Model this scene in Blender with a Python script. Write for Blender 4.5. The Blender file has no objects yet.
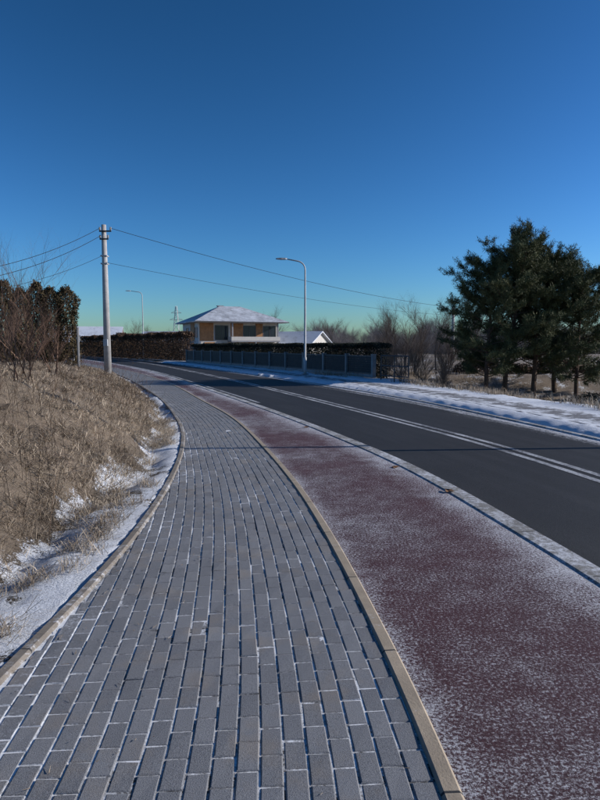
import bpy, math, random
import numpy as np
from mathutils import Vector, Matrix
R = random.Random(7)
rs = np.random.RandomState(11)
scene = bpy.context.scene
COL = scene.collection

# ------------------------------------------------------------------ helpers
def sstep(a, b, x):
    t = np.clip((np.asarray(x, float) - a) / (b - a), 0, 1)
    return t * t * (3 - 2 * t)

def _hash(ix, iy, seed):
    n = (ix * 374761393 + iy * 668265263 + seed * 1442695041) & 0xFFFFFFFF
    n = ((n ^ (n >> 13)) * 1274126177) & 0xFFFFFFFF
    return ((n ^ (n >> 16)) & 0xFFFF) / 65535.0

def vnoise(x, y, scale=1.0, seed=0, octs=3):
    x = np.asarray(x, float) * scale; y = np.asarray(y, float) * scale
    out = np.zeros(np.broadcast(x, y).shape); amp = 1.0; tot = 0
    for o in range(octs):
        ix = np.floor(x).astype(np.int64); iy = np.floor(y).astype(np.int64)
        fx = x - ix; fy = y - iy
        fx = fx * fx * (3 - 2 * fx); fy = fy * fy * (3 - 2 * fy)
        a = _hash(ix, iy, seed + o); b = _hash(ix + 1, iy, seed + o)
        c = _hash(ix, iy + 1, seed + o); d = _hash(ix + 1, iy + 1, seed + o)
        out = out + amp * ((a * (1 - fx) + b * fx) * (1 - fy) + (c * (1 - fx) + d * fx) * fy)
        tot += amp; amp *= 0.5; x = x * 2.03 + 13.1; y = y * 2.03 + 7.7
    return out / tot

def new_mat(name):
    m = bpy.data.materials.new(name); m.use_nodes = True
    nt = m.node_tree; nt.nodes.clear()
    out = nt.nodes.new('ShaderNodeOutputMaterial')
    b = nt.nodes.new('ShaderNodeBsdfPrincipled')
    nt.links.new(b.outputs[0], out.inputs[0])
    return m, nt, b

class NB:
    """tiny node builder"""
    def __init__(s, nt): s.nt = nt
    def n(s, t, **k):
        x = s.nt.nodes.new(t)
        for a, v in k.items(): setattr(x, a, v)
        return x
    def l(s, a, b): s.nt.links.new(a, b)
    def setin(s, node, i, v):
        if isinstance(v, bpy.types.NodeSocket): s.l(v, node.inputs[i])
        else: node.inputs[i].default_value = v
    def coord(s, kind='Object', scale=(1, 1, 1)):
        tc = s.n('ShaderNodeTexCoord'); mp = s.n('ShaderNodeMapping')
        s.l(tc.outputs[kind], mp.inputs[0]); mp.inputs['Scale'].default_value = scale
        return mp.outputs[0]
    def noise(s, vec, scale, detail=4, rough=0.6, dist=0.0):
        x = s.n('ShaderNodeTexNoise'); s.l(vec, x.inputs['Vector'])
        x.inputs['Scale'].default_value = scale; x.inputs['Detail'].default_value = detail
        x.inputs['Roughness'].default_value = rough; x.inputs['Distortion'].default_value = dist
        return x.outputs['Fac']
    def rng(s, v, a, b, c=0.0, d=1.0, smooth=False):
        x = s.n('ShaderNodeMapRange'); x.clamp = True
        if smooth: x.interpolation_type = 'SMOOTHSTEP'
        s.l(v, x.inputs[0])
        for i, q in enumerate((a, b, c, d)): x.inputs[i + 1].default_value = q
        return x.outputs[0]
    def math(s, op, a, b=0.0):
        x = s.n('ShaderNodeMath', operation=op); s.setin(x, 0, a); s.setin(x, 1, b); return x.outputs[0]
    def mix(s, f, a, b, mode='MIX'):
        x = s.n('ShaderNodeMix', data_type='RGBA', blend_type=mode)
        for i, v in ((0, f), (6, a), (7, b)):
            if isinstance(v, bpy.types.NodeSocket): s.l(v, x.inputs[i])
            elif i == 0: x.inputs[0].default_value = v
            else: x.inputs[i].default_value = (*v, 1)
        return x.outputs[2]
    def attr(s, name):
        x = s.n('ShaderNodeAttribute'); x.attribute_name = name; return x
    def bump(s, h, strength, dist, bsdf):
        x = s.n('ShaderNodeBump'); s.l(h, x.inputs['Height'])
        x.inputs['Strength'].default_value = strength; x.inputs['Distance'].default_value = dist
        s.l(x.outputs[0], bsdf.inputs['Normal'])

def simple_mat(name, col, rough=0.8, var=0.25, scale=6.0, metal=0.0, bump=0.0):
    m, nt, b = new_mat(name); q = NB(nt)
    v = q.coord()
    n = q.noise(v, scale, 6, 0.65)
    f = q.rng(n, 0.3, 0.7)
    c1 = tuple(min(1, c * (1 + var)) for c in col); c2 = tuple(c * (1 - var) for c in col)
    q.l(q.mix(f, c2, c1), b.inputs['Base Color'])
    b.inputs['Roughness'].default_value = rough; b.inputs['Metallic'].default_value = metal
    b.inputs['Specular IOR Level'].default_value = 0.3
    if bump: q.bump(n, bump, 0.02, b)
    return m

def attr_mat(name, c1, c2, rough=0.85, attr='var'):
    m, nt, b = new_mat(name); q = NB(nt)
    a = q.attr(attr).outputs['Fac']
    c = q.mix(a, c1, c2)
    q.l(c, b.inputs['Base Color']); b.inputs['Roughness'].default_value = rough
    b.inputs['Specular IOR Level'].default_value = 0.2
    return m

def make_obj(name, verts, faces, mat=None, parent=None, attrs=None, smooth=False, uv=None):
    me = bpy.data.meshes.new(name)
    if isinstance(verts, np.ndarray) and isinstance(faces, np.ndarray):
        nv = len(verts); nf, k = faces.shape
        me.vertices.add(nv); me.vertices.foreach_set('co', np.ascontiguousarray(verts, dtype=np.float32).ravel())
        me.loops.add(nf * k); me.loops.foreach_set('vertex_index', np.ascontiguousarray(faces, dtype=np.int32).ravel())
        me.polygons.add(nf); me.polygons.foreach_set('loop_start', np.arange(0, nf * k, k, dtype=np.int32))
        me.update(calc_edges=True)
    else:
        if isinstance(verts, np.ndarray): verts = verts.tolist()
        me.from_pydata(verts, [], faces)
    if mat: me.materials.append(mat)
    if attrs:
        for k, (dom, vals) in attrs.items():
            a = me.attributes.new(k, 'FLOAT', dom)
            a.data.foreach_set('value', np.asarray(vals, dtype=np.float32))
    if uv is not None:
        lay = me.uv_layers.new(name='UVMap')
        li = np.empty(len(me.loops), dtype=np.int32); me.loops.foreach_get('vertex_index', li)
        lay.data.foreach_set('uv', np.asarray(uv, dtype=np.float32)[li].ravel())
    me.polygons.foreach_set('use_smooth', [bool(smooth)] * len(me.polygons))
    me.update()
    o = bpy.data.objects.new(name, me); COL.objects.link(o)
    if parent: o.parent = parent
    return o

def empty(name, loc=(0, 0, 0), rotz=0.0):
    e = bpy.data.objects.new(name, None); COL.objects.link(e)
    e.location = loc; e.rotation_euler = (0, 0, rotz); e.empty_display_size = 0.3
    return e

def box_vf(cx, cy, cz, sx, sy, sz):
    v = [(cx + sx * a / 2, cy + sy * b / 2, cz + sz * c / 2) for a in (-1, 1) for b in (-1, 1) for c in (-1, 1)]
    f = [(0, 1, 3, 2), (4, 6, 7, 5), (0, 4, 5, 1), (2, 3, 7, 6), (0, 2, 6, 4), (1, 5, 7, 3)]
    return v, f

def boxes(name, lst, mat, parent=None, bevel=0.0):
    V = []; F = []
    for b in lst:
        v, f = box_vf(*b); o = len(V); V += v; F += [tuple(i + o for i in q) for q in f]
    ob = make_obj(name, V, F, mat, parent)
    if bevel:
        md = ob.modifiers.new('bevel', 'BEVEL'); md.width = bevel; md.segments = 2
    return ob

def segs_mesh(segs, sides=4):
    if isinstance(segs, np.ndarray):
        A = segs[:, :3]; B = segs[:, 3:6]; ra = segs[:, 6]; rb = segs[:, 7]
    else:
        A = np.array([s[0] for s in segs], float); B = np.array([s[1] for s in segs], float)
        ra = np.array([s[2] for s in segs]); rb = np.array([s[3] for s in segs])
    d = B - A; L = np.linalg.norm(d, axis=1, keepdims=True) + 1e-9; d = d / L
    up = np.where(np.abs(d[:, 2:3]) > 0.9, np.array([[1., 0, 0]]), np.array([[0, 0, 1.]]))
    u = np.cross(d, up); u /= np.linalg.norm(u, axis=1, keepdims=True) + 1e-9
    w = np.cross(d, u)
    n = len(segs); V = np.zeros((n, sides * 2, 3))
    for k in range(sides):
        a = 2 * math.pi * k / sides; o = math.cos(a) * u + math.sin(a) * w
        V[:, k] = A + o * ra[:, None]; V[:, sides + k] = B + o * rb[:, None]
    F = []
    base = (np.arange(n) * sides * 2)[:, None]
    for k in range(sides):
        k2 = (k + 1) % sides
        F.append(np.concatenate([base + k, base + k2, base + sides + k2, base + sides + k], axis=1))
    F = np.stack(F, 1).reshape(-1, 4)
    return V.reshape(-1, 3), F

def tube(pts, radii, sides=12):
    pts = [Vector(p) for p in pts]; V = []; F = []
    prev = None
    for i, p in enumerate(pts):
        d = (pts[min(i + 1, len(pts) - 1)] - pts[max(i - 1, 0)]).normalized()
        up = Vector((0, 1, 0)) if abs(d.y) < 0.9 else Vector((1, 0, 0))
        if prev is not None: up = prev
        u = d.cross(up).normalized(); w = u.cross(d).normalized(); prev = w
        for k in range(sides):
            a = 2 * math.pi * k / sides
            V.append(tuple(p + (u * math.cos(a) + w * math.sin(a)) * radii[i]))
    for i in range(len(pts) - 1):
        for k in range(sides):
            k2 = (k + 1) % sides
            F.append((i * sides + k, i * sides + k2, (i + 1) * sides + k2, (i + 1) * sides + k))
    F.append(tuple(range(sides))[::-1]); F.append(tuple((len(pts) - 1) * sides + k for k in range(sides)))
    return V, F

# ------------------------------------------------------------------ road plan curves   (y, x)
SL = [(-8,-1.6),(0,-1.5),(2.7,-1.42),(3.5,-1.37),(4.7,-1.36),(6.1,-1.43),(8.65,-1.71),(11.24,-2.19),(13.7,-2.85),(17.45,-4.0),(22.3,-5.75),(34.4,-10.7),(44,-15.6),(60,-24.8),(90,-43),(130,-70)]
SR = [(-8,.3),(0,.52),(1.98,.51),(2.58,.475),(3.31,.40),(4.69,.24),(6.31,0),(9.34,-.6),(13.1,-1.5),(17.45,-2.92),(24,-5.1),(35.6,-9.9),(44,-14.1),(60,-23.2),(90,-41),(130,-68)]
RR = [(-8,2.15),(0,2.2),(2,2.14),(3.89,2.0),(5.23,1.80),(6.67,1.57),(8.27,1.22),(10.04,.70),(13.7,-.50),(18.1,-2.08),(24,-4.3),(38.5,-10.0),(50.6,-15.6),(64,-22.6),(90,-38),(130,-65)]
RC = [(-8,4.4),(0,4.35),(7.47,3.75),(10.25,3.11),(13.1,2.2),(16.8,.95),(22.9,-1.15),(38.5,-7.07),(50,-11.8),(64.2,-18.4),(90,-32.5),(130,-58)]
RE = [(-8,7),(0,6.7),(7.47,5.85),(10.35,5.26),(13.7,4.55),(17.45,3.6),(20.4,2.65),(26,.55),(35.6,-3.5),(56.5,-12.6),(87.2,-28.5),(130,-54)]
YY = np.concatenate([np.arange(-8, 30, 0.1), np.arange(30, 130.1, 0.5)])
def curve(tab):
    t = np.array(tab, float); y, x = t[:, 0], t[:, 1]
    m = np.gradient(x, y)
    yq = np.arange(-8, 130.01, 0.1)
    i = np.clip(np.searchsorted(y, yq) - 1, 0, len(y) - 2); h = y[i + 1] - y[i]; s = (yq - y[i]) / h
    X = (2*s**3-3*s**2+1)*x[i] + (s**3-2*s**2+s)*h*m[i] + (-2*s**3+3*s**2)*x[i+1] + (s**3-s**2)*h*m[i+1]
    k = np.exp(-0.5 * (np.arange(-12, 13) / 5.0) ** 2); k /= k.sum()
    Xp = np.pad(X, 12, mode='reflect', reflect_type='odd'); X = np.convolve(Xp, k, 'valid')
    return np.interp(YY, yq, X)
cSL, cSR, cRR, cRC, cRE = [np.stack([curve(t), YY], 1) for t in (SL, SR, RR, RC, RE)]
def normals(c):
    t = np.gradient(c, axis=0); t /= np.linalg.norm(t, axis=1, keepdims=True)
    return np.stack([t[:, 1], -t[:, 0]], 1)   # points to the right
def off(c, d): return c + normals(c) * d
def arclen(c):
    return np.concatenate([[0], np.cumsum(np.linalg.norm(np.diff(c, axis=0), axis=1))])

def ribbon(name, cl, cr, z, mat, nx=2, parent=None):
    n = len(cl); s = arclen((cl + cr) / 2); V = []; UV = []
    wid = np.linalg.norm(cr - cl, axis=1)
    for k in range(nx):
        f = k / (nx - 1); p = cl * (1 - f) + cr * f
        V.append(np.concatenate([p, np.full((n, 1), z)], 1)); UV.append(np.stack([s, wid * f], 1))
    V = np.stack(V, 1).reshape(-1, 3); UV = np.stack(UV, 1).reshape(-1, 2)
    F = []
    for k in range(nx - 1):
        a = np.arange(n - 1) * nx + k
        F.append(np.stack([a, a + 1, a + nx + 1, a + nx], 1))
    F = np.concatenate(F)
    at = {'dl': ('POINT', UV[:, 1]), 'dr': ('POINT', (np.repeat(wid, nx) - UV[:, 1]))}
    return make_obj(name, V, F, mat, parent, attrs=at, uv=UV)

def kerb(name, cl, cr, ztop, zbot, mat, bev=0.012):
    n = len(cl)
    nr = (cr - cl); nr /= np.linalg.norm(nr, axis=1, keepdims=True)
    prof = [(cl, zbot), (cl, ztop - bev), (cl + nr * bev, ztop), (cr - nr * bev, ztop), (cr, ztop - bev), (cr, zbot)]
    V = np.stack([np.concatenate([p, np.full((n, 1), z)], 1) for p, z in prof], 1).reshape(-1, 3)
    F = []
    for k in range(5):
        a = np.arange(n - 1) * 6 + k
        F.append(np.stack([a, a + 1, a + 7, a + 6], 1))
    s = arclen(cl)
    uv = np.stack([np.repeat(s, 6), np.tile(np.arange(6) * 0.03, n)], 1)
    return make_obj(name, V, np.concatenate(F), mat, uv=uv)

# ------------------------------------------------------------------ terrain height
def signed(c, X, Y):
    sub = c[::3]; nr = normals(c)[::3]
    sub = sub.astype(np.float32); nr = nr.astype(np.float32)
    Xf = X.ravel().astype(np.float32); Yf = Y.ravel().astype(np.float32); o = np.empty(Xf.shape)
    for a in range(0, len(Xf), 8000):
        dx = Xf[a:a+8000, None] - sub[None, :, 0]; dy = Yf[a:a+8000, None] - sub[None, :, 1]
        d2 = dx * dx + dy * dy; j = d2.argmin(1); r = np.arange(len(j))
        sg = dx[r, j] * nr[j, 0] + dy[r, j] * nr[j, 1]
        o[a:a+8000] = np.where(np.sqrt(d2[r, j]) < 0.5, sg, np.sign(sg) * np.sqrt(d2[r, j]))
    return o.reshape(X.shape)

def height(X, Y, full=False):
    X = np.asarray(X, float); Y = np.asarray(Y, float)
    sl = -signed(cSL, X, Y); sr = signed(cRE, X, Y)
    foot = np.interp(Y, [0, 3, 8, 14, 30], [.95, .9, .55, .42, .35]) + (vnoise(Y, Y * 0, .9, 71, 2) - .5) * .4
    H = np.interp(Y, [0, 12, 20, 32, 45, 70], [1.35, 1.22, .9, .5, .35, .1])
    nz = vnoise(X, Y, 1.1, 3, 4) - .5; nf = vnoise(X, Y, 5.5, 9, 3) - .5; nm = vnoise(X, Y, 14, 19, 2) - .5
    t = np.clip((sl - foot) / np.interp(Y, [0, 15, 40], [3.6, 3.0, 2.2]), 0, 1)
    rise = 1 - (1 - t) ** 1.7
    zl = 0.005 + H * rise + sstep(.12, .8, sl) * (nz * .20 + nf * .15 + nm * .07) + nm * .03
    zl = zl - 0.07 * sstep(foot - .35, foot - .05, sl) * (1 - sstep(foot + .0, foot + .3, sl))
    k = (1 - sstep(25, 31, Y + 0 * X))
    zr = 0.02 - 1.5 * sstep(2.9, 9, sr) * k + sstep(2.2, 3.5, sr) * (nz * .18 + nf * .05) - .07 * (1 - sstep(.12, .6, sr)) + sstep(.13, .3, sr) * (1 - sstep(.6, .75, sr)) * (.03 + nf * .06 + nm * .05)
    far = sstep(120, 500, np.hypot(X, Y)); zr = zr - far * 2.0
    z = np.where(sl > 0.0, zl, np.where(sr > 0.10, zr, -0.16))
    if full: return z, sl, sr, foot
    return z

# ------------------------------------------------------------------ materials
SNOW = (.80, .83, .88)
def mat_ground():
    m, nt, b = new_mat('ground_grass_snow'); q = NB(nt)
    v = q.coord()
    n1 = q.noise(v, 0.9, 6, .6); n2 = q.noise(v, 9, 8, .7); n3 = q.noise(v, 60, 4, .7)
    vs = q.coord(scale=(14, 60, 20)); n4 = q.noise(vs, 1.0, 6, .7, 1.5)
    straw = q.mix(q.rng(n4, .3, .7), (.10, .076, .054), (.36, .29, .215))
    straw = q.mix(q.rng(n1, .4, .65), straw, q.mix(q.rng(n2, .35, .65), (.055, .044, .036), (.28, .22, .165)))
    soil = q.mix(q.rng(n3, .3, .7), (.03, .026, .022), (.12, .10, .08))
    at = q.attr('soil').outputs['Fac']
    base = q.mix(at, straw, soil)
    s = q.attr('snow').outputs['Fac']
    th = q.math('ADD', s, q.math('MULTIPLY', q.math('SUBTRACT', q.math('ADD', q.math('MULTIPLY', n2, .6), q.math('MULTIPLY', n3, .4)), .5), 2.8))
    f = q.rng(th, .42, .62)
    sn = q.mix(q.rng(n3, .3, .7), (.62, .66, .72), SNOW)
    q.l(q.mix(f, base, sn), b.inputs['Base Color'])
    b.inputs['Roughness'].default_value = .9; b.inputs['Specular IOR Level'].default_value = .15
    h = q.math('ADD', q.math('MULTIPLY', n2, .6), q.math('MULTIPLY', n3, .35)); h = q.math('ADD', h, q.math('MULTIPLY', n4, .3))
    q.bump(h, .9, .06, b)
    return m

def mat_asphalt(red=False):
    m, nt, b = new_mat('red_asphalt' if red else 'asphalt'); q = NB(nt)
    v = q.coord(); uv = q.n('ShaderNodeUVMap').outputs[0]
    mp = q.n('ShaderNodeMapping'); q.l(uv, mp.inputs[0]); mp.inputs['Scale'].default_value = (.12, 2.4, 1)
    streak = q.noise(mp.outputs[0], 1.6, 5, .55)
    n1 = q.noise(v, .55, 5, .6); n2 = q.noise(v, 5, 7, .75); n3 = q.noise(v, 130, 4, .8)
    agg = q.rng(n3, .36, .64)
    if red:
        base = q.mix(agg, (.014, .005, .007), (.115, .040, .050))
        base = q.mix(q.rng(n1, .35, .7, 0, .6), base, (.038, .020, .025))
        fr = q.math('ADD', q.math('MULTIPLY', q.rng(q.noise(v, 58, 6, .95), .43, .66), 1.2), q.math('MULTIPLY', q.rng(n1, .34, .60), .26))
        fr = q.math('ADD', fr, q.math('MULTIPLY', q.math('SUBTRACT', n2, .5), .8))
        e1 = q.rng(q.attr('dr').outputs['Fac'], 0, .45, .38, 0); fr = q.math('ADD', fr, e1)
        e2 = q.rng(q.attr('dl').outputs['Fac'], 0, .15, .2, 0); fr = q.math('ADD', fr, e2)
        f = q.rng(fr, .68, .94, 0, .88)
    else:
        base = q.mix(agg, (.006, .006, .007), (.046, .046, .047))
        base = q.mix(q.rng(streak, .45, .7, 0, .6), base, (.046, .046, .048))
        base = q.mix(q.rng(n1, .45, .65, 0, .4), base, (.018, .018, .019))
        e = q.rng(q.attr('dl').outputs['Fac'], 0, .30, .42, 0); e2 = q.rng(q.attr('dr').outputs['Fac'], 0, 1.1, .66, 0)
        fr = q.math('ADD', q.math('ADD', e, e2), q.math('MULTIPLY', q.math('SUBTRACT', q.noise(v, 22, 7, .8), .5), 1.5))
        fr = q.math('ADD', fr, q.math('MULTIPLY', q.math('SUBTRACT', streak, .5), .9))
        f = q.rng(fr, .42, .66, 0, .8)
    q.l(q.mix(f, base, (.70, .71, .74)), b.inputs['Base Color'])
    b.inputs['Roughness'].default_value = .82 if red else .70
    b.inputs['Specular IOR Level'].default_value = .25
    q.bump(n3, .9, .010, b)
    return m

def mat_pavers():
    m, nt, b = new_mat('grey_pavers'); q = NB(nt)
    v = q.coord()
    a = q.attr('var').outputs['Fac']; n2 = q.noise(v, 3.0, 6, .6); n3 = q.noise(v, 200, 3, .75); n1 = q.noise(v, 1.1, 4, .5)
    c = q.mix(a, (.098, .102, .110), (.182, .186, .194))
    c = q.mix(q.rng(n3, .34, .66, 0, .55), c, (.34, .345, .355))
    c = q.mix(q.rng(n3, .30, .42, .5, 0), c, (.045, .046, .05))
    c = q.mix(q.rng(n2, .52, .78, 0, .6), c, (.27, .22, .165))
    e = q.attr('rim').outputs['Fac']
    fr = q.math('ADD', q.math('MULTIPLY', q.math('SUBTRACT', q.noise(v, 40, 6, .88), .5), 1.7), q.math('MULTIPLY', e, .44))
    fr = q.math('ADD', fr, q.rng(n1, .40, .70, -.12, .26))
    fr = q.math('ADD', fr, q.attr('frost').outputs['Fac'])
    f = q.rng(fr, .42, .70, 0, .78)
    q.l(q.mix(f, c, (.68, .70, .73)), b.inputs['Base Color'])
    b.inputs['Roughness'].default_value = .8; b.inputs['Specular IOR Level'].default_value = .3
    q.bump(n3, .6, .005, b)
    return m

def mat_joint():
    m, nt, b = new_mat('frosty_joint_sand'); q = NB(nt); v = q.coord()
    n = q.noise(v, 9, 6, .75); n3 = q.noise(v, 90, 3, .7); n1 = q.noise(v, 1.1, 4, .5)
    t = q.math('ADD', q.math('ADD', n, q.math('MULTIPLY', n3, .5)), q.math('MULTIPLY', q.math('SUBTRACT', n1, .5), .9))
    c = q.mix(q.rng(t, .60, .84), (.045, .042, .04), (.72, .74, .76))
    q.l(c, b.inputs['Base Color']); b.inputs['Roughness'].default_value = .9
    return m

def mat_kerb(name, col, frost=.35):
    m, nt, b = new_mat(name); q = NB(nt); v = q.coord(); uv = q.n('ShaderNodeUVMap').outputs[0]
    n = q.noise(v, 5, 6, .65); n3 = q.noise(v, 120, 3, .7)
    c = q.mix(q.rng(n, .3, .7), tuple(x * .7 for x in col), tuple(x * 1.15 for x in col))
    c = q.mix(q.rng(n3, .3, .7, 0, .4), c, tuple(x * .5 for x in col))
    sep = q.n('ShaderNodeSeparateXYZ'); q.l(uv, sep.inputs[0])
    w = q.math('FRACT', q.math('MULTIPLY', sep.outputs[0], 1.0)); j = q.math('LESS_THAN', w, .012)
    c = q.mix(j, c, (.03, .03, .03))
    nn = q.math('ADD', q.math('MULTIPLY', q.noise(v, 18, 8, .85), .7), q.math('MULTIPLY', q.noise(v, 1.7, 3, .6), .3))
    fr = q.rng(nn, .60 - frost * .2, .70 - frost * .18, 0, .85)
    q.l(q.mix(fr, c, (.68, .70, .74)), b.inputs['Base Color'])
    b.inputs['Roughness'].default_value = .85; q.bump(n3, .5, .005, b)
    return m

def mat_paint():
    m, nt, b = new_mat('road_paint_worn'); q = NB(nt); v = q.coord()
    n = q.noise(v, 25, 6, .8); n1 = q.noise(v, 1.2, 3, .6)
    f = q.rng(q.math('ADD', q.math('MULTIPLY', n, .6), q.math('MULTIPLY', n1, .4)), .42, .58)
    q.l(q.mix(f, (.07, .07, .075), (.50, .51, .52)), b.inputs['Base Color']); b.inputs['Roughness'].default_value = .7
    return m

def mat_footpath():
    m, nt, b = new_mat('footpath_frosted'); q = NB(nt); v = q.coord()
    n = q.noise(v, 2.2, 8, .78); n3 = q.noise(v, 60, 3, .7)
    c = q.mix(q.rng(n3, .3, .7), (.09, .09, .095), (.19, .19, .20))
    e = q.rng(q.attr('dl').outputs['Fac'], 0, .5, .14, 0); e2 = q.rng(q.attr('dr').outputs['Fac'], 0, .5, .14, 0)
    n = q.math('ADD', q.math('ADD', n, e), e2)
    q.l(q.mix(q.rng(n, .50, .60, 0, .9), c, (.72, .75, .79)), b.inputs['Base Color']); b.inputs['Roughness'].default_value = .9
    return m

M_ground = mat_ground(); M_asph = mat_asphalt(); M_red = mat_asphalt(True); M_pav = mat_pavers(); M_joint = mat_joint()
M_kerbB = mat_kerb('kerb_beige', (.40, .325, .235), .10); M_kerbL = mat_kerb('kerb_left', (.22, .19, .155), .42)
M_kerbR = mat_kerb('kerb_road', (.22, .21, .19), .66); M_paint = mat_paint(); M_foot = mat_footpath()

# ------------------------------------------------------------------ ground sheet
def ticks(*seg):
    out = []
    for a, b, s in seg: out += list(np.arange(a, b - 1e-6, s))
    return np.array(out + [seg[-1][1]])
xt = ticks((-1500, -300, 200), (-300, -60, 30), (-60, -14, 2.0), (-14, -7.5, .4), (-7.5, -1.1, .075), (-1.1, 2, .5), (2, 4, .3), (4, 7, .15), (7, 14, .3), (14, 40, 2), (40, 200, 20), (200, 1500, 200))
yt = ticks((-60, -8, 10), (-8, 0, 1.), (0, 1.5, .2), (1.5, 12, .075), (12, 20, .13), (20, 45, .35), (45, 100, 1.5), (100, 300, 20), (300, 2500, 200))
X, Y = np.meshgrid(xt, yt)
Z, sl, sr, foot = height(X, Y, True)
ny, nx = X.shape
V = np.stack([X, Y, Z], -1).reshape(-1, 3)
a = (np.arange(ny - 1)[:, None] * nx + np.arange(nx - 1)[None]).ravel()
F = np.stack([a, a + 1, a + nx + 1, a + nx], 1)
snow = np.full(X.shape, -.25)
lumps = vnoise(X, Y, 2.2, 31, 3)
L = sl > 0
snow = np.where(L, .95 - 1.25 * sstep(foot * .8, foot + .35, sl) + (lumps - .5) * 1.7, snow)
snow = np.where(L & (sl > foot + .35), -.26 + (lumps - .5) * 1.0, snow)
snow = np.where(L & (Y > 14), snow * .6 + .05, snow)
Rr = sr > 0
snow = np.where(Rr, 1.25 - 1.0 * sstep(2.4, 6.0, sr) + (lumps - .5) * 1.0, snow)
snow = np.where((np.hypot(X, Y) > 60), .25 + (lumps - .5) * 1.0, snow)
soil = np.where(L, (1 - sstep(foot - .1, foot + .35, sl)), 0.0)
ground = make_obj('ground', V, F, M_ground, attrs={'snow': ('POINT', snow.ravel()), 'soil': ('POINT', soil.ravel())}, smooth=True)

# ------------------------------------------------------------------ roads & paths
ZR = -0.07
ribbon('bike_path', off(cSR, .08), cRR, 0.0, M_red, 4)
ribbon('road', off(cRR, .20), cRE, ZR, M_asph, 6)
ribbon('pavement_bed', cSL, cSR, -0.004, M_joint, 2)
kerb('pavement_kerb', cSR, off(cSR, .08), .012, -.15, M_kerbB)
kerb('verge_kerb', off(cSL, -.07), cSL, .02, -.2, M_kerbL)
kerb('road_kerb', cRR, off(cRR, .20), .012, -.2, M_kerbR)
kerb('road_kerb', cRE, off(cRE, .14), -.045, -.2, M_kerbR)
ribbon('footpath', off(cRE, .75), off(cRE, 2.2), .035, M_foot, 3)
ribbon('road_marking', off(cRC, -.16), off(cRC, -.05), ZR + .004, M_paint, 2)
ribbon('road_marking', off(cRC, .07), off(cRC, .18), ZR + .004, M_paint, 2)
far = YY > 17
ribbon('road_marking', off(cRR, .52)[far], off(cRR, .62)[far], ZR + .004, M_paint, 2)

# pavers laid one by one, long side along the path
s = arclen(cSR); nrm = -normals(cSR)
i0 = np.searchsorted(YY, -1.0); i1 = np.searchsorted(YY, 62.0)
wid = np.array([np.min(np.linalg.norm(cSL - p, axis=1)) for p in cSR])
def P(u, v):
    x = np.interp(u, s, cSR[:, 0]); y = np.interp(u, s, cSR[:, 1]); a = np.interp(u, s, nrm[:, 0]); b = np.interp(u, s, nrm[:, 1])
    return x + a * v, y + b * v
U0, V0, U1, V1 = [], [], [], []
BL, BW = .175, .092
for j in range(24):
    us = np.arange(s[i0] + (j % 2) * BL / 2, s[i1], BL)
    v0 = .003 + j * BW
    wm = np.interp(us + BL / 2, s, wid) - .002
    ok = wm - v0 > .02
    us = us[ok]; wm = wm[ok]
    g = .0034
    U0.append(us + g); U1.append(us + BL - g); V0.append(np.full(len(us), v0 + g)); V1.append(np.minimum(v0 + BW - g, wm))
U0, U1, V0, V1 = map(np.concatenate, (U0, U1, V0, V1))
n = len(U0); jit = rs.normal(0, .0012, (n, 4)); U0 += jit[:, 0]; U1 += jit[:, 1]; V0 += jit[:, 2] * .5
ch = .005; zt = rs.normal(.0, .0014, n); tl = rs.normal(0, .001, (n, 4))
bv = np.zeros((n, 12, 3))
cs = [(U0, V0, 1, 1), (U1, V0, -1, 1), (U1, V1, -1, -1), (U0, V1, 1, -1)]
for k, (uu, vv, a_, b_) in enumerate(cs):
    x, y = P(uu, vv); bv[:, k] = np.stack([x, y, np.full(n, -.012)], 1)
    x, y = P(uu, vv); bv[:, 4 + k] = np.stack([x, y, zt + tl[:, k] - .003], 1)
    x, y = P(uu + a_ * ch, vv + b_ * ch); bv[:, 8 + k] = np.stack([x, y, zt + tl[:, k] + .001], 1)
fb = [(8, 9, 10, 11)] + [(k, (k + 1) % 4, 4 + (k + 1) % 4, 4 + k) for k in range(4)] + [(4 + k, 4 + (k + 1) % 4, 8 + (k + 1) % 4, 8 + k) for k in range(4)]
fb = np.array(fb)[:, ::-1]
F = (np.arange(n)[:, None, None] * 12 + fb[None]).reshape(-1, 4)
rim = np.tile(np.array([1.] * 8 + [0.] * 4), n)
rv = rs.rand(n) * .8 + (rs.rand(n) > .93) * .3
edge = np.clip((V0 + .05 - (np.interp(U0, s, wid) - .45)) / .45, 0, 1) * .30
make_obj('paved_sidewalk', bv.reshape(-1, 3), F, M_pav, attrs={'rim': ('POINT', rim), 'var': ('POINT', np.repeat(rv, 12)), 'frost': ('POINT', np.repeat(edge, 12))})

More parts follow.
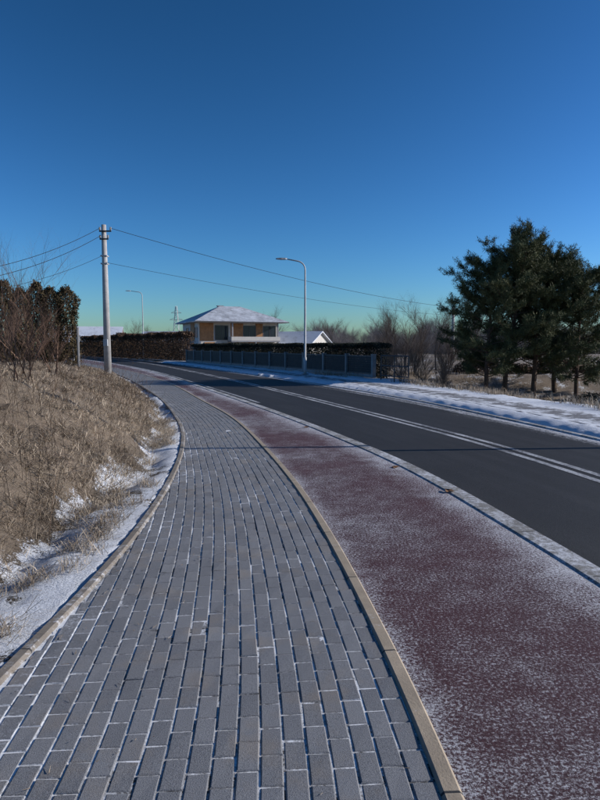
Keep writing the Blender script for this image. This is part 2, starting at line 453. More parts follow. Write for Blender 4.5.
# ------------------------------------------------------------------ grass blades
M_grass = attr_mat('dry_grass_blades', (.14, .105, .074), (.55, .46, .35), .8)
M_weed = attr_mat('dry_weed_stalks', (.05, .03, .02), (.19, .12, .07), .85)
def blades(name, px, py, h, w, lean, leandir, mat, droop=.5):
    n = len(px); pz = height(px, py) - .01
    ang = rs.rand(n) * 2 * math.pi
    lx = leandir[0] + rs.normal(0, .8, n); ly = leandir[1] + rs.normal(0, .8, n)
    ln = lean * (0.4 + rs.rand(n)); lx *= ln; ly *= ln
    wx = np.cos(ang) * w; wy = np.sin(ang) * w
    base = np.stack([px, py, pz], 1); W = np.stack([wx, wy, 0 * wx], 1)
    mid = base + np.stack([lx * h * .45, ly * h * .45, h * .65], 1)
    tip = base + np.stack([lx * h * 1.2, ly * h * 1.2, h * (1 - droop * np.minimum(ln, 1.2) * .6)], 1)
    V = np.stack([base - W, base + W, mid + W * .7, mid - W * .7, mid - W * .7, mid + W * .7, tip + W * .1, tip - W * .1], 1).reshape(-1, 3)
    F = np.arange(n * 8).reshape(-1, 4)
    var = np.repeat(np.clip(rs.normal(.5, .28, n) + (vnoise(px, py, 1.3, 5, 2) - .5) * 1.3, 0, 1), 8)
    return make_obj(name, V, F, mat, attrs={'var': ('POINT', var)})
n = 170000
yy = 1.2 + 26 * rs.rand(n) ** 1.7; sl_x = np.interp(yy, YY, cSL[:, 0]); ft = np.interp(yy, [0, 3, 8, 14, 30], [1.0, .95, .55, .4, .35])
xx = sl_x - ft * .85 - 6.0 * rs.rand(n) ** 1.25
dn = vnoise(xx, yy, 2.4, 41, 3)
keep = rs.rand(n) < np.clip((dn - .36) * 3.8, .08, 1); xx, yy = xx[keep], yy[keep]; n = len(xx)
hh = (.025 + .10 * rs.rand(n) ** 1.8) * (0.5 + 1.1 * vnoise(xx, yy, 1.6, 77, 2))
blades('dry_grass', xx, yy, hh, .0018 + .0008 * yy * .35, 1.6, (.5, -.3), M_grass)
px = []; py = []
for i in range(130):
    y0 = R.uniform(1.8, 13); fo = float(np.interp(y0, [0, 3, 8, 14], [1.0, .95, .5, .3])); x0 = float(np.interp(y0, YY, cSL[:, 0])) - R.uniform(.2, fo + .3)
    k = R.randint(20, 130); px += list(rs.normal(x0, .055, k)); py += list(rs.normal(y0, .08, k))
# clumps of longer grass scattered on the bank
for i in range(160):
    y0 = 2 + 16 * R.random() ** 1.3; x0 = float(np.interp(y0, YY, cSL[:, 0])) - R.uniform(.8, 5)
    k = R.randint(40, 130); px += list(rs.normal(x0, .07, k)); py += list(rs.normal(y0, .08, k))
px = np.array(px); py = np.array(py); m_ = px < np.interp(py, YY, cSL[:, 0]) - .1; px, py = px[m_], py[m_]
blades('dry_grass_tufts', px, py, .04 + .13 * rs.rand(len(px)), .0024, 1.3, (.3, -.2), M_grass)
n = 30000
yy = 9 + 24 * rs.rand(n); xx = np.interp(yy, YY, cRE[:, 0]) + 3.0 + 9 * rs.rand(n) ** 1.2
keep = vnoise(xx, yy, .7, 15, 3) > .46; xx, yy = xx[keep], yy[keep]; n = len(xx)
blades('dry_grass_roadside', xx, yy, .08 + .35 * rs.rand(n) * vnoise(xx, yy, .8, 6, 2) * 1.6, .006, .8, (-.2, -.2), M_grass)
segs = []
for i in range(800):
    y0 = 2.2 + 15 * R.random() ** 1.3
    x0 = float(np.interp(y0, YY, cSL[:, 0])) - R.uniform(.6, 5.0)
    z0 = float(height(np.array([x0]), np.array([y0]))[0])
    H = R.uniform(.15, .75); lx, ly = R.gauss(.08, .2), R.gauss(0, .2)
    p = np.array([x0, y0, z0]); r = .0028
    for k in range(4):
        q_ = p + np.array([lx * H * .25 * (k + 1) * .6, ly * H * .25 * (k + 1) * .6, H * .25])
        segs.append((p, q_, r, r * .8)); r *= .8
        if k >= 1:
            for _ in range(R.randint(0, 3)):
                dd = np.array([R.gauss(0, .05), R.gauss(0, .05), R.uniform(.03, .10)])
                segs.append((q_, q_ + dd, r * .7, r * .4))
        p = q_
Vv, Ff = segs_mesh(segs, 3)
make_obj('dry_weeds', Vv, Ff, M_weed, attrs={'var': ('POINT', np.repeat(rs.rand(len(segs)), 6))})

# ------------------------------------------------------------------ bare trees / shrubs
def bare(rg, H, r0, spread=.5, levels=4, stems=1, kids=4, upb=.25):
    segs = []
    def grow(p, d, L, r, lv):
        ns = 4
        for k in range(ns):
            d = (d[0] + rg.gauss(0, .11), d[1] + rg.gauss(0, .11), d[2] + rg.gauss(0, .08) + upb * .12)
            m = math.sqrt(d[0]**2 + d[1]**2 + d[2]**2); d = (d[0]/m, d[1]/m, d[2]/m)
            q_ = (p[0] + d[0]*L/ns, p[1] + d[1]*L/ns, p[2] + d[2]*L/ns); ra = r * (1 - k / ns * .6); rb = r * (1 - (k + 1) / ns * .6)
            segs.append((*p, *q_, ra, rb)); p = q_
            if lv < levels and (lv > 0 or k >= 1 or stems > 1):
                for _ in range(rg.randint(1, kids - 1) if k < ns - 1 else kids - 1):
                    a = rg.uniform(0, 6.283); sp = spread * rg.uniform(.6, 1.3)
                    c_ = 1 - .35 * sp
                    nd = (d[0]*c_ + math.cos(a)*sp, d[1]*c_ + math.sin(a)*sp, d[2]*c_ + upb*.4)
                    m = math.sqrt(nd[0]**2 + nd[1]**2 + nd[2]**2)
                    grow(p, (nd[0]/m, nd[1]/m, nd[2]/m), L * rg.uniform(.4, .62), rb * .6, lv + 1)
    for s_ in range(stems):
        a = rg.uniform(0, 6.283); t = rg.uniform(.05, .45) if stems > 1 else .04
        m = math.sqrt(1 + t * t)
        grow((rg.gauss(0, .05) * (stems > 1), rg.gauss(0, .05) * (stems > 1), 0.), (math.cos(a)*t/m, math.sin(a)*t/m, 1/m), H * rg.uniform(.5, .62), r0, 0)
    return np.array(segs)
M_bark = simple_mat('bark_grey_brown', (.125, .095, .075), .9, .4, 9, bump=.4)
M_twig = simple_mat('twig_red_brown', (.16, .10, .07), .9, .35, 9)
M_fartwig = simple_mat('hazy_far_twigs', (.21, .185, .175), .95, .25, .5)  # distance haze put into the colour: paler, greyer than the near twigs

def place_bare(name, x, y, z, segs, mat, sides=3):
    Vv, Ff = segs_mesh(segs, sides); o = make_obj(name, Vv, Ff, mat); o.location = (x, y, z); return o
def gz(x, y): return float(height(np.array([x]), np.array([y]))[0])
for (x, y, H, st_) in [(-4.7, 10.2, 2.8, 3), (-5.5, 11.6, 2.6, 4), (-4.3, 9.2, 1.5, 3), (-6.2, 12.6, 2.0, 4), (-5.0, 12.2, 1.7, 3), (-4.3, 7.6, 1.0, 3), (-6.6, 15.0, 1.9, 4), (-3.6, 6.9, .7, 3)]:
    rg = random.Random(int(x * 100 + y * 10)); place_bare('bare_shrub', x, y, gz(x, y) - .05, bare(rg, H, .014, .46, 3, st_, 3), M_twig)
for (x, y, H) in [(7.0, 40, 4.6), (8.6, 38, 5.4), (9.5, 46, 6.4), (12, 44, 7.2), (5.6, 37, 3.6), (14, 48, 7.5), (6.3, 44, 5.0), (8.0, 50, 6.0)]:
    rg = random.Random(int(x * 77 + y)); place_bare('bare_tree', x, y, gz(x, y) - .6, bare(rg, H, .07, .55, 4, 1, 4), M_bark)
for (x, y, H) in [(4.8, 28.5, 2.0), (5.4, 27, 1.9), (5.9, 31, 2.6), (7.0, 29.0, 2.1), (6.2, 26.0, 1.5), (4.3, 31, 2.1), (8.2, 33, 2.8), (5.0, 33, 2.4), (6.6, 35, 2.8)]:
    rg = random.Random(int(x * 57 + y)); place_bare('bare_shrub', x, y, gz(x, y) - .05, bare(rg, H, .018, .5, 3, 6, 4), M_bark)

variants = [bare(random.Random(500 + k), 8, .13, .6, 3, 2, 5) for k in range(6)]
allsegs = []
def addfar(x, y, z, sc, rr=1.8):
    vv = variants[R.randrange(6)].copy(); a = R.uniform(0, 6.28); c_, s__ = math.cos(a), math.sin(a)
    for o in (0, 3):
        xx_, yy_ = vv[:, o] * c_ - vv[:, o+1] * s__, vv[:, o] * s__ + vv[:, o+1] * c_
        vv[:, o] = xx_ * sc + x; vv[:, o+1] = yy_ * sc + y; vv[:, o+2] = vv[:, o+2] * sc + z
    vv[:, 6:] *= sc * rr; allsegs.append(vv)
for i in range(150):
    d = R.uniform(95, 170); b_ = R.uniform(.01, .57)
    addfar(b_ * d, d, -3, R.uniform(.7, 1.2) * d / 125, 1.3)
for i in range(26):
    d = R.uniform(120, 190); b_ = R.uniform(-.60, -.17)
    addfar(b_ * d, d, -3, R.uniform(.6, .95) * d / 140, 1.3)
Vv, Ff = segs_mesh(np.concatenate(allsegs), 3)
make_obj('distant_trees', Vv, Ff, M_fartwig)
for (b_, d, sc) in [(-.267, 120, 1.0), (-.25, 125, .95), (.055, 100, .95), (-.063, 112, 1.2), (-.05, 115, 1.1)]:
    v_ = bare(random.Random(int(d)), 8, .12, .55, 4, 1, 4); v_[:, :6] *= sc; v_[:, :6] += np.array([b_*d, d, -1.5] * 2)
    Vv, Ff = segs_mesh(v_, 3); make_obj('bare_tree', Vv, Ff, M_bark)

# ------------------------------------------------------------------ pines
M_needle = attr_mat('pine_needles', (.018, .030, .013), (.14, .15, .068), .7)
M_pbark = simple_mat('pine_bark', (.085, .057, .04), .95, .4, 14, bump=.6)
def pine(x, y, z, H, crown, seed, width):
    rg = random.Random(seed); e = empty('pine_tree', (x, y, z)); segs = []
    p = np.array([0., 0, 0]); r = .11 * H / 6; pts = [p]
    d = np.array([rg.gauss(0, .05), rg.gauss(0, .05), 1.])
    N = 12
    for k in range(N):
        d = d + np.array([rg.gauss(0, .04), rg.gauss(0, .04), 0]); d /= np.linalg.norm(d)
        q_ = p + d * H / N * .97; segs.append((p, q_, r * (1 - k / N * .85), r * (1 - (k + 1) / N * .85))); p = q_; pts.append(p)
    pts = np.array(pts); clumps = []
    nb = 58
    for i in range(nb):
        t = crown + (1 - crown) * (i + rg.random()) / nb
        b = np.array([np.interp(t * N, np.arange(N + 1), pts[:, c]) for c in range(3)])
        tt = (t - crown) / (1 - crown)
        L = width * (0.30 + .85 * math.sin(math.pi * min(1, (1 - tt) ** .8 * .80 + .02))) * rg.uniform(.55, 1.2)
        a = i * 2.4 + rg.gauss(0, .5); el = rg.uniform(-.15, .35) + tt * .6
        dd = np.array([math.cos(a) * math.cos(el), math.sin(a) * math.cos(el), math.sin(el)])
        q0 = b; rr = .028 * (1.2 - tt * .6)
        for k in range(4):
            dd = dd + np.array([rg.gauss(0, .1), rg.gauss(0, .1), rg.gauss(0, .08) + .06]); dd /= np.linalg.norm(dd)
            q1 = q0 + dd * L / 4; segs.append((q0, q1, rr, rr * .75)); rr *= .75
            if k >= 1 or tt > .5:
                for _ in range(4):
                    sd = dd + np.array([rg.gauss(0, .7), rg.gauss(0, .7), rg.gauss(.12, .35)]); sd /= np.linalg.norm(sd)
                    e1 = q1 + sd * rg.uniform(.18, .55); segs.append((q1, e1, rr * .6, rr * .3))
                    clumps.append((e1, sd)); clumps.append(((q1 + e1) / 2, sd))
            q0 = q1
        clumps.append((q0, dd))
    clumps.append((p, np.array([0, 0, 1.])))
    C = np.array([c[0] for c in clumps]); D = np.array([c[1] for c in clumps]); nc = len(C); K = 42
    C = np.repeat(C, K, 0); D = np.repeat(D, K, 0); m_ = len(C)
    dirs = rs.normal(0, 1, (m_, 3)); dirs /= np.linalg.norm(dirs, axis=1, keepdims=True)
    dirs = dirs + D * .7 + np.array([0, 0, .25]); dirs /= np.linalg.norm(dirs, axis=1, keepdims=True)
    o = C + D * rs.uniform(-.14, .14, (m_, 1)) + rs.normal(0, .05, (m_, 3))
    wv = np.cross(dirs, rs.normal(0, 1, (m_, 3))); wv /= np.linalg.norm(wv, axis=1, keepdims=True)
    ln = rs.uniform(.08, .18, (m_, 1))
    Vn = np.stack([o - wv * .011, o + wv * .011, o + dirs * ln], 1).reshape(-1, 3)
    var = np.repeat(np.clip(np.repeat(rs.rand(nc), K) * .7 + rs.rand(m_) * .3, 0, 1), 3)
    make_obj('needles', Vn, np.arange(m_ * 3).reshape(-1, 3), M_needle, e, attrs={'var': ('POINT', var)})
    Vv, Ff = segs_mesh(segs, 6); make_obj('trunk_and_limbs', Vv, Ff, M_pbark, e)
for (px_, d, top, cr, w, sd) in [(488, 26.5, 266, .20, 1.75, 3), (505, 27.8, 250, .24, 2.05, 5), (534, 26.8, 252, .22, 2.1, 8), (555, 28.4, 262, .2, 2.0, 12), (577, 27.5, 274, .16, 1.85, 21)]:
    x = (px_ - 300) / 600 * d; z = gz(x, d) - .05; H = 1.6 + (345 - top) / 600 * d - z
    pine(x, d, z, H, cr, sd, w)

# ------------------------------------------------------------------ foliage masses : thuja, hedges
def leafcloud(pts, size, mat, name, parent=None, updir=None):
    n = len(pts); d = rs.normal(0, 1, (n, 3)); d[:, 2] += 0 if updir is None else updir
    d /= np.linalg.norm(d, axis=1, keepdims=True)
    w = np.cross(d, rs.normal(0, 1, (n, 3))); w /= np.linalg.norm(w, axis=1, keepdims=True)
    sz = size * rs.uniform(.6, 1.4, (n, 1))
    V = np.stack([pts - w * sz * .35, pts + d * sz, pts + w * sz * .35, pts - d * sz], 1).reshape(-1, 3)
    F = np.arange(n * 4).reshape(-1, 4)
    return make_obj(name, V, F, mat, parent, attrs={'var': ('POINT', np.repeat(np.clip(rs.normal(.45, .25, n), 0, 1), 4))})
M_thuja = attr_mat('thuja_foliage', (.022, .020, .010), (.12, .088, .045), .85)
M_hedge = attr_mat('hedge_foliage', (.010, .014, .012), (.045, .050, .036), .85)
M_beech = attr_mat('brown_hedge', (.045, .030, .022), (.15, .095, .06), .85)
for i in range(17):
    t = i / 16; x = -7.95 - 6.8 * t + R.gauss(0, .04); y = 20.6 - 3.2 * t + R.gauss(0, .06); z = gz(x, y); H = 2.75 * R.uniform(.92, 1.04) - .35 * t
    e = empty('thuja_tree', (x, y, z)); n = 7500
    h = rs.rand(n) ** .9; rad = .40 * np.minimum(1, (1 - h) * 5.5 + .25) * (0.88 + .12 * np.sin(h * 9 + i))
    a = rs.rand(n) * 6.283; rr = rad * np.sqrt(rs.uniform(.35, 1.1, n)) * (1 + .18 * np.sin(a * 5 + h * 20))
    leafcloud(np.stack([np.cos(a) * rr, np.sin(a) * rr, .04 + h * H + rs.normal(0, .05, n)], 1), .045, M_thuja, 'foliage', e, .9)
    Vv, Ff = segs_mesh([((0, 0, -.1), (0, 0, H * .9), .05, .01)], 6); make_obj('trunk', Vv, Ff, M_bark, e)

def hedge(name, p0, p1, h, depth, mat, zb, n, leaf, bumpy=.12):
    p0 = np.array(p0, float); p1 = np.array(p1, float); d = p1 - p0; L = np.linalg.norm(d); d /= L; nn = np.array([-d[1], d[0]])
    e = empty(name, (p0[0], p0[1], zb)); t = rs.rand(n) * L; f = rs.rand(n)
    top = h * (1 + bumpy * (vnoise(t, t * 0, .9, 3, 3) - .5) * 2)
    w = (rs.rand(n) - .5) * depth; hh = top * np.where(rs.rand(n) < .35, 1 - .12 * rs.rand(n), f)
    pts = np.stack([d[0] * t + nn[0] * w, d[1] * t + nn[1] * w, hh], 1)
    leafcloud(pts, leaf, mat, 'foliage', e, .3)
    sg = []
    for i in range(int(L / .5)):
        b = np.array([d[0] * i * .5, d[1] * i * .5, 0])
        for _ in range(5):
            sg.append((b, b + np.array([R.gauss(0, .2), R.gauss(0, .2), h * R.uniform(.6, .98)]), .02, .006))
    Vv, Ff = segs_mesh(sg, 3); make_obj('branches', Vv, Ff, M_bark, e)
    return e
FA = np.array([3.55, 29.0]); FB = np.array([-10.8, 57.5])
dF = (FB - FA); LF = np.linalg.norm(dF); dF /= LF; nF = np.array([dF[1], -dF[0]])
if nF[0] < 0: nF = -nF
hedge('garden_hedge', FA + nF * .75, FB + nF * .75, 1.72, .8, M_hedge, -.02, 130000, .05, .06)
hedge('brown_hedge', (-10.9, 59.5), (-23.5, 78), 2.9, 1.2, M_beech, 0, 40000, .10, .14)
hedge('brown_hedge', (-23.5, 79), (-33, 92), 2.9, 1.2, M_beech, 0, 20000, .12, .14)
hedge('roadside_bushes', (10.5, 22.5), (20, 24), 1.1, 2.6, M_hedge, -1.5, 26000, .06, .5)
hedge('roadside_bushes', (9.0, 34), (24, 36), 2.2, 3, M_beech, -1.6, 30000, .09, .5)

# ------------------------------------------------------------------ garden fence
M_conc = simple_mat('fence_concrete', (.20, .20, .20), .85, .2, 5)
M_panel = simple_mat('fence_panel_dark', (.026, .026, .027), .7, .3, 3)
M_rail = simple_mat('fence_rail_grey', (.07, .072, .075), .6, .2, 3)
M_galv = simple_mat('galvanised_steel', (.40, .41, .42), .6, .15, 3, .2)
ang = math.atan2(dF[1], dF[0])
e = empty('garden_fence', (FA[0], FA[1], .02), ang)
nP = 13; st = LF / nP
boxes('posts', [(i * st, 0, .55, .14, .2, 1.1) for i in range(nP + 1)], M_conc, e, .01)
boxes('plinth', [((i + .5) * st, 0, .08, st - .15, .14, .16) for i in range(nP)], M_conc, e)
boxes('rails', [((i + .5) * st, 0, 1.04, st - .15, .06, .05) for i in range(nP)] + [((i + .5) * st, 0, .20, st - .15, .05, .05) for i in range(nP)], M_rail, e)
boxes('slats', [((i + .5) * st, 0.0, .28 + k * .112, st - .15, .025, .106) for i in range(nP) for k in range(7)], M_panel, e)
boxes('post_caps', [(i * st, 0, 1.12, .18, .24, .04) for i in range(nP + 1)], M_conc, e, .008)

M_dark = simple_mat('dark_painted_steel', (.05, .055, .06), .5, .15, 3, .3)
e = empty('metal_railing', (3.7, 27.4, .02), math.radians(-62))
sg = [((i * 1.0, 0, -.2), (i * 1.0, 0, 1.1), .03, .03) for i in range(3)] + [((0, 0, z), (2, 0, z), .024, .024) for z in (1.1, .65, .2)]
sg += [((i * .14, 0, .2), (i * .14, 0, 1.1), .009, .009) for i in range(1, 14) if i % 7]
Vv, Ff = segs_mesh(sg, 8); make_obj('rails_and_posts', Vv, Ff, M_dark, e)

# ------------------------------------------------------------------ poles, lamps, wires
M_lamp = simple_mat('lamp_head_grey', (.30, .31, .33), .5, .1, 3, .3)
def street_lamp(x, y, z, H, arm, armdir):
    e = empty('street_lamp', (x, y, z), armdir)
    pts = [(0, 0, -.2), (0, 0, .9), (0, 0, .92), (0, 0, H * .5), (0, 0, H - .5)]; rad = [.085, .085, .06, .055, .04]
    for k in range(1, 7):
        a = k / 6 * math.radians(82); pts.append((.45 * (1 - math.cos(a)), 0, H - .5 + .45 * math.sin(a))); rad.append(.036)
    pts.append((arm, 0, H + .05)); rad.append(.03)
    Vv, Ff = tube(pts, rad, 12); make_obj('pole', Vv, Ff, M_galv, e, smooth=True)
    hb = [(0, .05, -.02, .03), (.08, .11, -.035, .05), (.3, .13, -.035, .055), (.52, .10, -.02, .04), (.6, .04, -.0, .02)]
    V = []; F = []
    for (xx_, w_, t0, t1) in hb:
        V += [(arm - .05 + xx_, -w_, H + .05 + t0), (arm - .05 + xx_, w_, H + .05 + t0), (arm - .05 + xx_, w_ * .6, H + .05 + t1), (arm - .05 + xx_, -w_ * .6, H + .05 + t1)]
    for k in range(4):
        for j in range(4):
            F.append((k*4+j, k*4+(j+1) % 4, (k+1)*4+(j+1) % 4, (k+1)*4+j))
    F += [(0, 3, 2, 1), (16, 17, 18, 19)]
    make_obj('lamp_head', V, F, M_lamp, e)
    Vv, Ff = tube([(0, 0, -.05), (0, 0, .04)], [.2, .2], 12); make_obj('base_plate', Vv, Ff, M_conc, e)
street_lamp(.27, 32, .03, 6.0, 1.0, math.radians(184))
street_lamp(-18.2, 70, .03, 7.7, 1.3, math.radians(190))
street_lamp(8.4, 9.9, .0, 7.0, 1.0, math.radians(190))

M_pole = simple_mat('concrete_pole', (.36, .35, .34), .85, .2, 4, bump=.2)
M_ins = simple_mat('porcelain', (.30, .28, .25), .3, .1, 3)
M_wire = simple_mat('wire_black', (.02, .02, .022), .6, .1, 3)
def utility_pole(x, y, z, H):
    e = empty('utility_pole', (x, y, z))
    Vv, Ff = tube([(0, 0, -.3), (0, 0, H * .5), (0, 0, H)], [.20, .16, .12], 14); make_obj('pole', Vv, Ff, M_pole, e, smooth=True)
    boxes('crossarm', [(0.12, -.16, H - .35, .62, .07, .07), (0.05, -.16, H - .75, .45, .07, .07)], M_dark, e)
    V = []; F = []
    for (dx, dz) in [(-.16, -.35), (.4, -.35), (-.15, -.75), (.25, -.75)]:
        v, f = tube([(dx, -.16, H + dz + .04), (dx, -.16, H + dz + .10), (dx, -.16, H + dz + .13), (dx, -.16, H + dz + .2)], [.03, .06, .04, .05], 8)
        o = len(V); V += v; F += [tuple(i + o for i in q_) for q_ in f]
    make_obj('insulators', V, F, M_ins, e)
    boxes('clamp_band', [(0, 0, H - 1.6, .34, .34, .06), (0, 0, H - 2.0, .34, .34, .06)], M_galv, e)
    boxes('junction_box', [(0.0, -.24, 1.6, .22, .14, .35)], M_galv, e, .01)
    return e
up = (-10.24, 32.0); UZ = gz(*up); UT = 7.84
utility_pole(up[0], up[1], UZ, UT - UZ)
utility_pole(15.2, 60, gz(15.2, 60), 5.4 - gz(15.2, 60))
utility_pole(-16.0, 21.5, gz(-16.0, 21.5), 3.4)
def wire(a, b, sag, r=.012):
    a = Vector(a); b = Vector(b); n = 28; sg = []
    pts = [a.lerp(b, t / n) - Vector((0, 0, sag * 4 * (t / n) * (1 - t / n))) for t in range(n + 1)]
    for i in range(n): sg.append((tuple(pts[i]), tuple(pts[i + 1]), r, r))
    return sg
sg = wire((up[0] + .4, up[1] - .16, UT - .2), (15.2, 60, 5.3), .55, .013) + wire((up[0] + .1, up[1] - .16, UT - 1.95), (15.2, 60, 4.5), .4, .009)
sg += wire((up[0] - .16, up[1] - .16, UT - .2), (-16.0, 21.5, 3.9), .75, .012) + wire((up[0] - .15, up[1] - .16, UT - .6), (-16.0, 21.5, 3.6), .8, .012)
sg += wire((up[0] - .1, up[1] - .1, UT - 1.6), (-16.0, 21.5, 3.3), .7, .009)
Vv, Ff = segs_mesh(sg, 4); make_obj('overhead_wires', Vv, Ff, M_wire)

# fence posts near the thujas
e = empty('wire_fence', (-7.4, 20.1, gz(-7.4, 20.1)))
sg = [((0, 0, -.1), (0, 0, 1.35), .04, .04), ((-.35, .5, -.1), (-.35, .5, 1.3), .03, .03), ((-1.7, 1.6, -.1), (-1.7, 1.6, 1.3), .03, .03)]
for z in (.1, .4, .7, 1.0, 1.25): sg += [((0, 0, z), (-.35, .5, z), .004, .004), ((-.35, .5, z), (-1.7, 1.6, z), .004, .004)]
Vv, Ff = segs_mesh(sg, 6); make_obj('posts_and_wires', Vv, Ff, M_conc, e)

# ------------------------------------------------------------------ houses
M_white = simple_mat('white_render', (.52, .50, .46), .9, .08, 2)
M_greyw = simple_mat('grey_render', (.26, .26, .27), .9, .1, 2)
M_wood = simple_mat('orange_wood_cladding', (.34, .17, .075), .7, .3, 3)
M_glass = simple_mat('window_glass', (.02, .028, .04), .12, .2, .5)
M_frame = simple_mat('window_frame', (.10, .10, .105), .5, .1, 2)
def mat_roof(name, f0, f1):
    m, nt, b = new_mat(name); q = NB(nt); v = q.coord(); n = q.noise(v, .9, 6, .7)
    w = q.n('ShaderNodeTexWave', bands_direction='Z'); q.l(v, w.inputs[0]); w.inputs['Scale'].default_value = 3.0
    c = q.mix(w.outputs['Fac'], (.10, .11, .125), (.17, .18, .20))
    q.l(q.mix(q.rng(n, f0, f1), c, (.58, .62, .68)), b.inputs['Base Color']); b.inputs['Roughness'].default_value = .8
    return m
M_roof = mat_roof('roof_tiles_frost', .25, .70); M_roofs = mat_roof('roof_snow', .1, .5)
def window(lst_f, lst_g, x, y, z, w, h, axis='x', sgn=-1):
    if axis == 'x':
        lst_g.append((x, y + sgn * .01, z, w - .14, .04, h - .14))
        for dx in (-w/2 + .035, w/2 - .035): lst_f.append((x + dx, y + sgn * .04, z, .07, .08, h))
        for dz in (-h/2 + .035, h/2 - .035): lst_f.append((x, y + sgn * .04, z + dz, w - .14, .08, .07))
        lst_f.append((x, y + sgn * .035, z, .06, .06, h - .14))
    else:
        lst_g.append((x + sgn * .01, y, z, .04, w - .14, h - .14))
        for dy in (-w/2 + .035, w/2 - .035): lst_f.append((x + sgn * .04, y + dy, z, .08, .07, h))
        for dz in (-h/2 + .035, h/2 - .035): lst_f.append((x + sgn * .04, y, z + dz, .08, w - .14, .07))
        lst_f.append((x + sgn * .035, y, z, .06, .06, h - .14))
e = empty('two_storey_house', (-10.8, 92, -.6), math.radians(24))
boxes('walls', [(0, 0, 2.7, 12, 9.5, 5.4)], M_white, e)
boxes('wood_cladding', [(-4.8, -4.78, 4.05, 2.0, .08, 2.5), (-.3, -4.78, 4.05, 1.9, .08, 2.5), (3.1, -4.78, 4.05, 1.1, .08, 2.5), (-4.4, -4.78, 1.4, 1.5, .08, 2.4), (-6.03, -1.5, 4.05, .08, 2.2, 2.5), (2.2, -4.78, 1.4, 1.6, .08, 2.4)], M_wood, e)
f_ = []; g_ = []
for x in (-2.6, 1.6, 4.75): window(f_, g_, x, -4.75, 3.95, 2.0, 2.1)
for x in (-1.8, .2, 4.4): window(f_, g_, x, -4.75, 1.5, 1.6, 2.0)
for y in (1.6, -3.6): window(f_, g_, -6.0, y, 4.0, 1.3, 1.5, 'y', -1)
boxes('window_frames', f_, M_frame, e); boxes('window_glass', g_, M_glass, e)
boxes('balcony', [(2.0, -5.7, 2.72, 7.4, 1.8, .2)], M_greyw, e)
boxes('balcony_parapet', [(2.0, -6.56, 3.1, 7.4, .08, .56), (-1.66, -5.65, 3.1, .08, 1.7, .56), (5.66, -5.65, 3.1, .08, 1.7, .56)], M_white, e)
boxes('balcony_columns', [(x, -6.4, 1.3, .25, .25, 2.62) for x in (-1.5, 2.0, 5.4)] + [(x, -6.4, 4.4, .2, .2, 1.94) for x in (-1.5, 5.4)], M_greyw, e)
hx, hy, ev, rz = 7.0, 6.9, 5.40, 8.0
V = [(-hx, -hy, ev), (hx, -hy, ev), (hx, hy - 1.2, ev), (-hx, hy - 1.2, ev), (-1.6, -.6, rz), (1.6, -.6, rz),
     (-hx, -hy, ev + .14), (hx, -hy, ev + .14), (hx, hy - 1.2, ev + .14), (-hx, hy - 1.2, ev + .14)]
make_obj('hip_roof', V, [(6, 7, 5, 4), (7, 8, 5), (8, 9, 4, 5), (9, 6, 4), (0, 1, 7, 6), (1, 2, 8, 7), (2, 3, 9, 8), (3, 0, 6, 9), (3, 2, 1, 0)], M_roof, e)
boxes('gutter', [(0, -hy - .07, ev + .05, 2 * hx, .12, .12)], M_frame, e)
boxes('chimney', [(-1.0, 1.3, 7.5, .8, .6, 1.2), (-1.0, 1.3, 8.15, .95, .75, .1)], M_greyw, e)

def gable_house(name, x, y, z, rot, w, d, h, rh, wm, rm):
    e = empty(name, (x, y, z), rot)
    V = [(-w/2, -d/2, 0), (w/2, -d/2, 0), (w/2, d/2, 0), (-w/2, d/2, 0), (-w/2, -d/2, h), (w/2, -d/2, h), (w/2, d/2, h), (-w/2, d/2, h), (-w/2, 0, h + rh), (w/2, 0, h + rh)]
    make_obj('walls', V, [(0, 1, 5, 4), (2, 3, 7, 6), (1, 2, 6, 9, 5), (3, 0, 4, 8, 7)], wm, e)
    o = .5; k = rh / (d / 2)
    for sgn, nm in ((-1, 'roof_front'), (1, 'roof_back')):
        y1 = sgn * (d/2 + o); z1 = h - o * k; t = .15
        V = [(-w/2 - o, y1, z1 + .02), (w/2 + o, y1, z1 + .02), (w/2 + o, 0, h + rh + .02), (-w/2 - o, 0, h + rh + .02)]
        V += [(a_, b_, c_ + t) for a_, b_, c_ in V]
        make_obj(nm, V, [(0, 1, 2, 3), (4, 5, 6, 7), (0, 1, 5, 4), (1, 2, 6, 5), (3, 0, 4, 7)], rm, e)
    f_ = []; g_ = []
    for xx_ in np.linspace(-w/2 + 1.6, w/2 - 1.6, 3): window(f_, g_, xx_, -d/2, h * .55, 1.3, 1.3)
    boxes('window_frames', f_, M_frame, e); boxes('window_glass', g_, M_glass, e)
    return e
gable_house('garage_building', -0.6, 97, -1.0, math.radians(-28), 8.5, 8, 2.6, 2.0, M_white, M_roofs)
gable_house('bungalow_house', -39, 110, -.5, math.radians(12), 12, 8, 2.9, 2.4, M_wood, M_roofs)
gable_house('bungalow_house', -26, 118, -.5, math.radians(-10), 9, 8, 2.6, 2.0, M_white, M_roof)

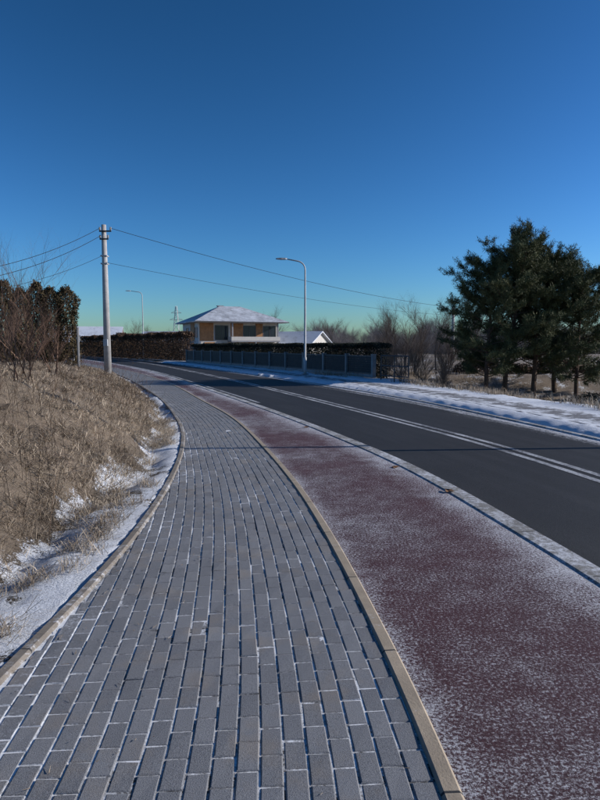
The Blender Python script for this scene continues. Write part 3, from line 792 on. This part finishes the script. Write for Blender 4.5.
e = empty('lattice_pylon', (-46.0, 225, -2)); sg = []
Hp = 18
for k in range(8):
    z0, z1 = Hp * k / 8, Hp * (k + 1) / 8; a0, a1 = 1.7 * (1 - k / 8 * .85), 1.7 * (1 - (k + 1) / 8 * .85)
    for sx, sy in ((-1, -1), (1, -1), (1, 1), (-1, 1)):
        sg.append(((sx*a0, sy*a0, z0), (sx*a1, sy*a1, z1), .08, .08))
    sg += [((-a0, -a0, z0), (a1, -a1, z1), .05, .05), ((a0, -a0, z0), (-a1, -a1, z1), .05, .05)]
for z, w in ((Hp * .72, 2.4), (Hp * .86, 1.9)): sg += [((-w, 0, z), (w, 0, z), .08, .08), ((-w, 0, z), (0, 0, z + 1), .05, .05), ((w, 0, z), (0, 0, z + 1), .05, .05)]
Vv, Ff = segs_mesh(sg, 4); make_obj('lattice', Vv, Ff, M_galv, e)

M_leaf = simple_mat('dead_leaf', (.20, .10, .045), .8, .3, 30)
for (x, y, a_, z) in [(1.25, 7.75, .5, 0), (1.62, 6.42, 1.9, .012), (.12, 11.6, 2.2, .0)]:
    V = []; N = 12; c_, s__ = math.cos(a_), math.sin(a_)
    for k in range(N):
        t = 2 * math.pi * k / N; r = .045 * (1 + .35 * math.cos(3 * t) + .15 * math.cos(7 * t)); u, v = r * math.cos(t) * 1.3, r * math.sin(t)
        V.append((u * c_ - v * s__, u * s__ + v * c_, .006 + .012 * abs(math.sin(t * 1.5)) + .004 * math.cos(t)))
    V.append((0, 0, .004)); o = make_obj('fallen_leaf', V, [(k, (k + 1) % N, N) for k in range(N)], M_leaf); o.location = (x, y, z)
# bits of straw, twig and grit blown on to the pavement and the bike path
sg = []
for i in range(420):
    y0 = 1.6 + 9 * R.random() ** 1.4; b_ = float(np.interp(y0, YY, cSL[:, 0]))
    x0 = b_ + abs(R.gauss(0, .35)) if R.random() < .75 else R.uniform(b_, b_ + 3.3)
    a_ = R.uniform(0, 6.28); L_ = R.uniform(.005, .035); z0 = .006
    sg.append(((x0, y0, z0), (x0 + math.cos(a_) * L_, y0 + math.sin(a_) * L_, z0 + R.uniform(0, .006)), R.uniform(.0008, .0022), .0008))
Vv, Ff = segs_mesh(sg, 4); make_obj('straw_litter', Vv, Ff, M_grass, attrs={'var': ('POINT', np.repeat(rs.rand(len(sg)) * .6, 8))})

# ------------------------------------------------------------------ light, sky, camera
EL = math.radians(22); AZ = math.radians(86)   # azimuth clockwise from +Y
sd = Vector((math.sin(AZ) * math.cos(EL), math.cos(AZ) * math.cos(EL), math.sin(EL)))
sun = bpy.data.lights.new('sun', 'SUN'); sun.energy = 5.0; sun.angle = math.radians(.5); sun.color = (1, .94, .87)
so = bpy.data.objects.new('sun', sun); COL.objects.link(so); so.rotation_euler = sd.to_track_quat('Z', 'Y').to_euler(); so.location = (20, 0, 20)
w = bpy.data.worlds.new('World'); scene.world = w; w.use_nodes = True; nt = w.node_tree; nt.nodes.clear(); q = NB(nt)
sky = q.n('ShaderNodeTexSky'); sky.sky_type = 'NISHITA'; sky.sun_disc = False; sky.sun_elevation = EL; sky.sun_rotation = AZ
sky.air_density = 1.0; sky.dust_density = 0.5; sky.ozone_density = 3.0; sky.altitude = 200
sep = q.n('ShaderNodeSeparateColor'); q.l(sky.outputs[0], sep.inputs[0])
cmb = q.n('ShaderNodeCombineColor')
for i, (g, p_) in enumerate(((.18, 1.75), (.38, 1.5), (.36, 1.7))):
    q.l(q.math('MULTIPLY', q.math('POWER', sep.outputs[i], p_), g), cmb.inputs[i])
bg = q.n('ShaderNodeBackground'); bg.inputs[1].default_value = .11
ow = q.n('ShaderNodeOutputWorld'); q.l(cmb.outputs[0], bg.inputs[0]); q.l(bg.outputs[0], ow.inputs[0])

cam = bpy.data.cameras.new('camera'); co = bpy.data.objects.new('camera', cam); COL.objects.link(co)
cam.sensor_fit = 'VERTICAL'; cam.sensor_height = 24; cam.lens = 18; cam.clip_end = 6000; cam.clip_start = .05
co.location = (0, 0, 1.6); co.rotation_euler = (math.radians(90 - 5.24), 0, 0)
scene.camera = co
scene.view_settings.view_transform = 'Standard'; scene.view_settings.look = 'None'; scene.view_settings.exposure = 0
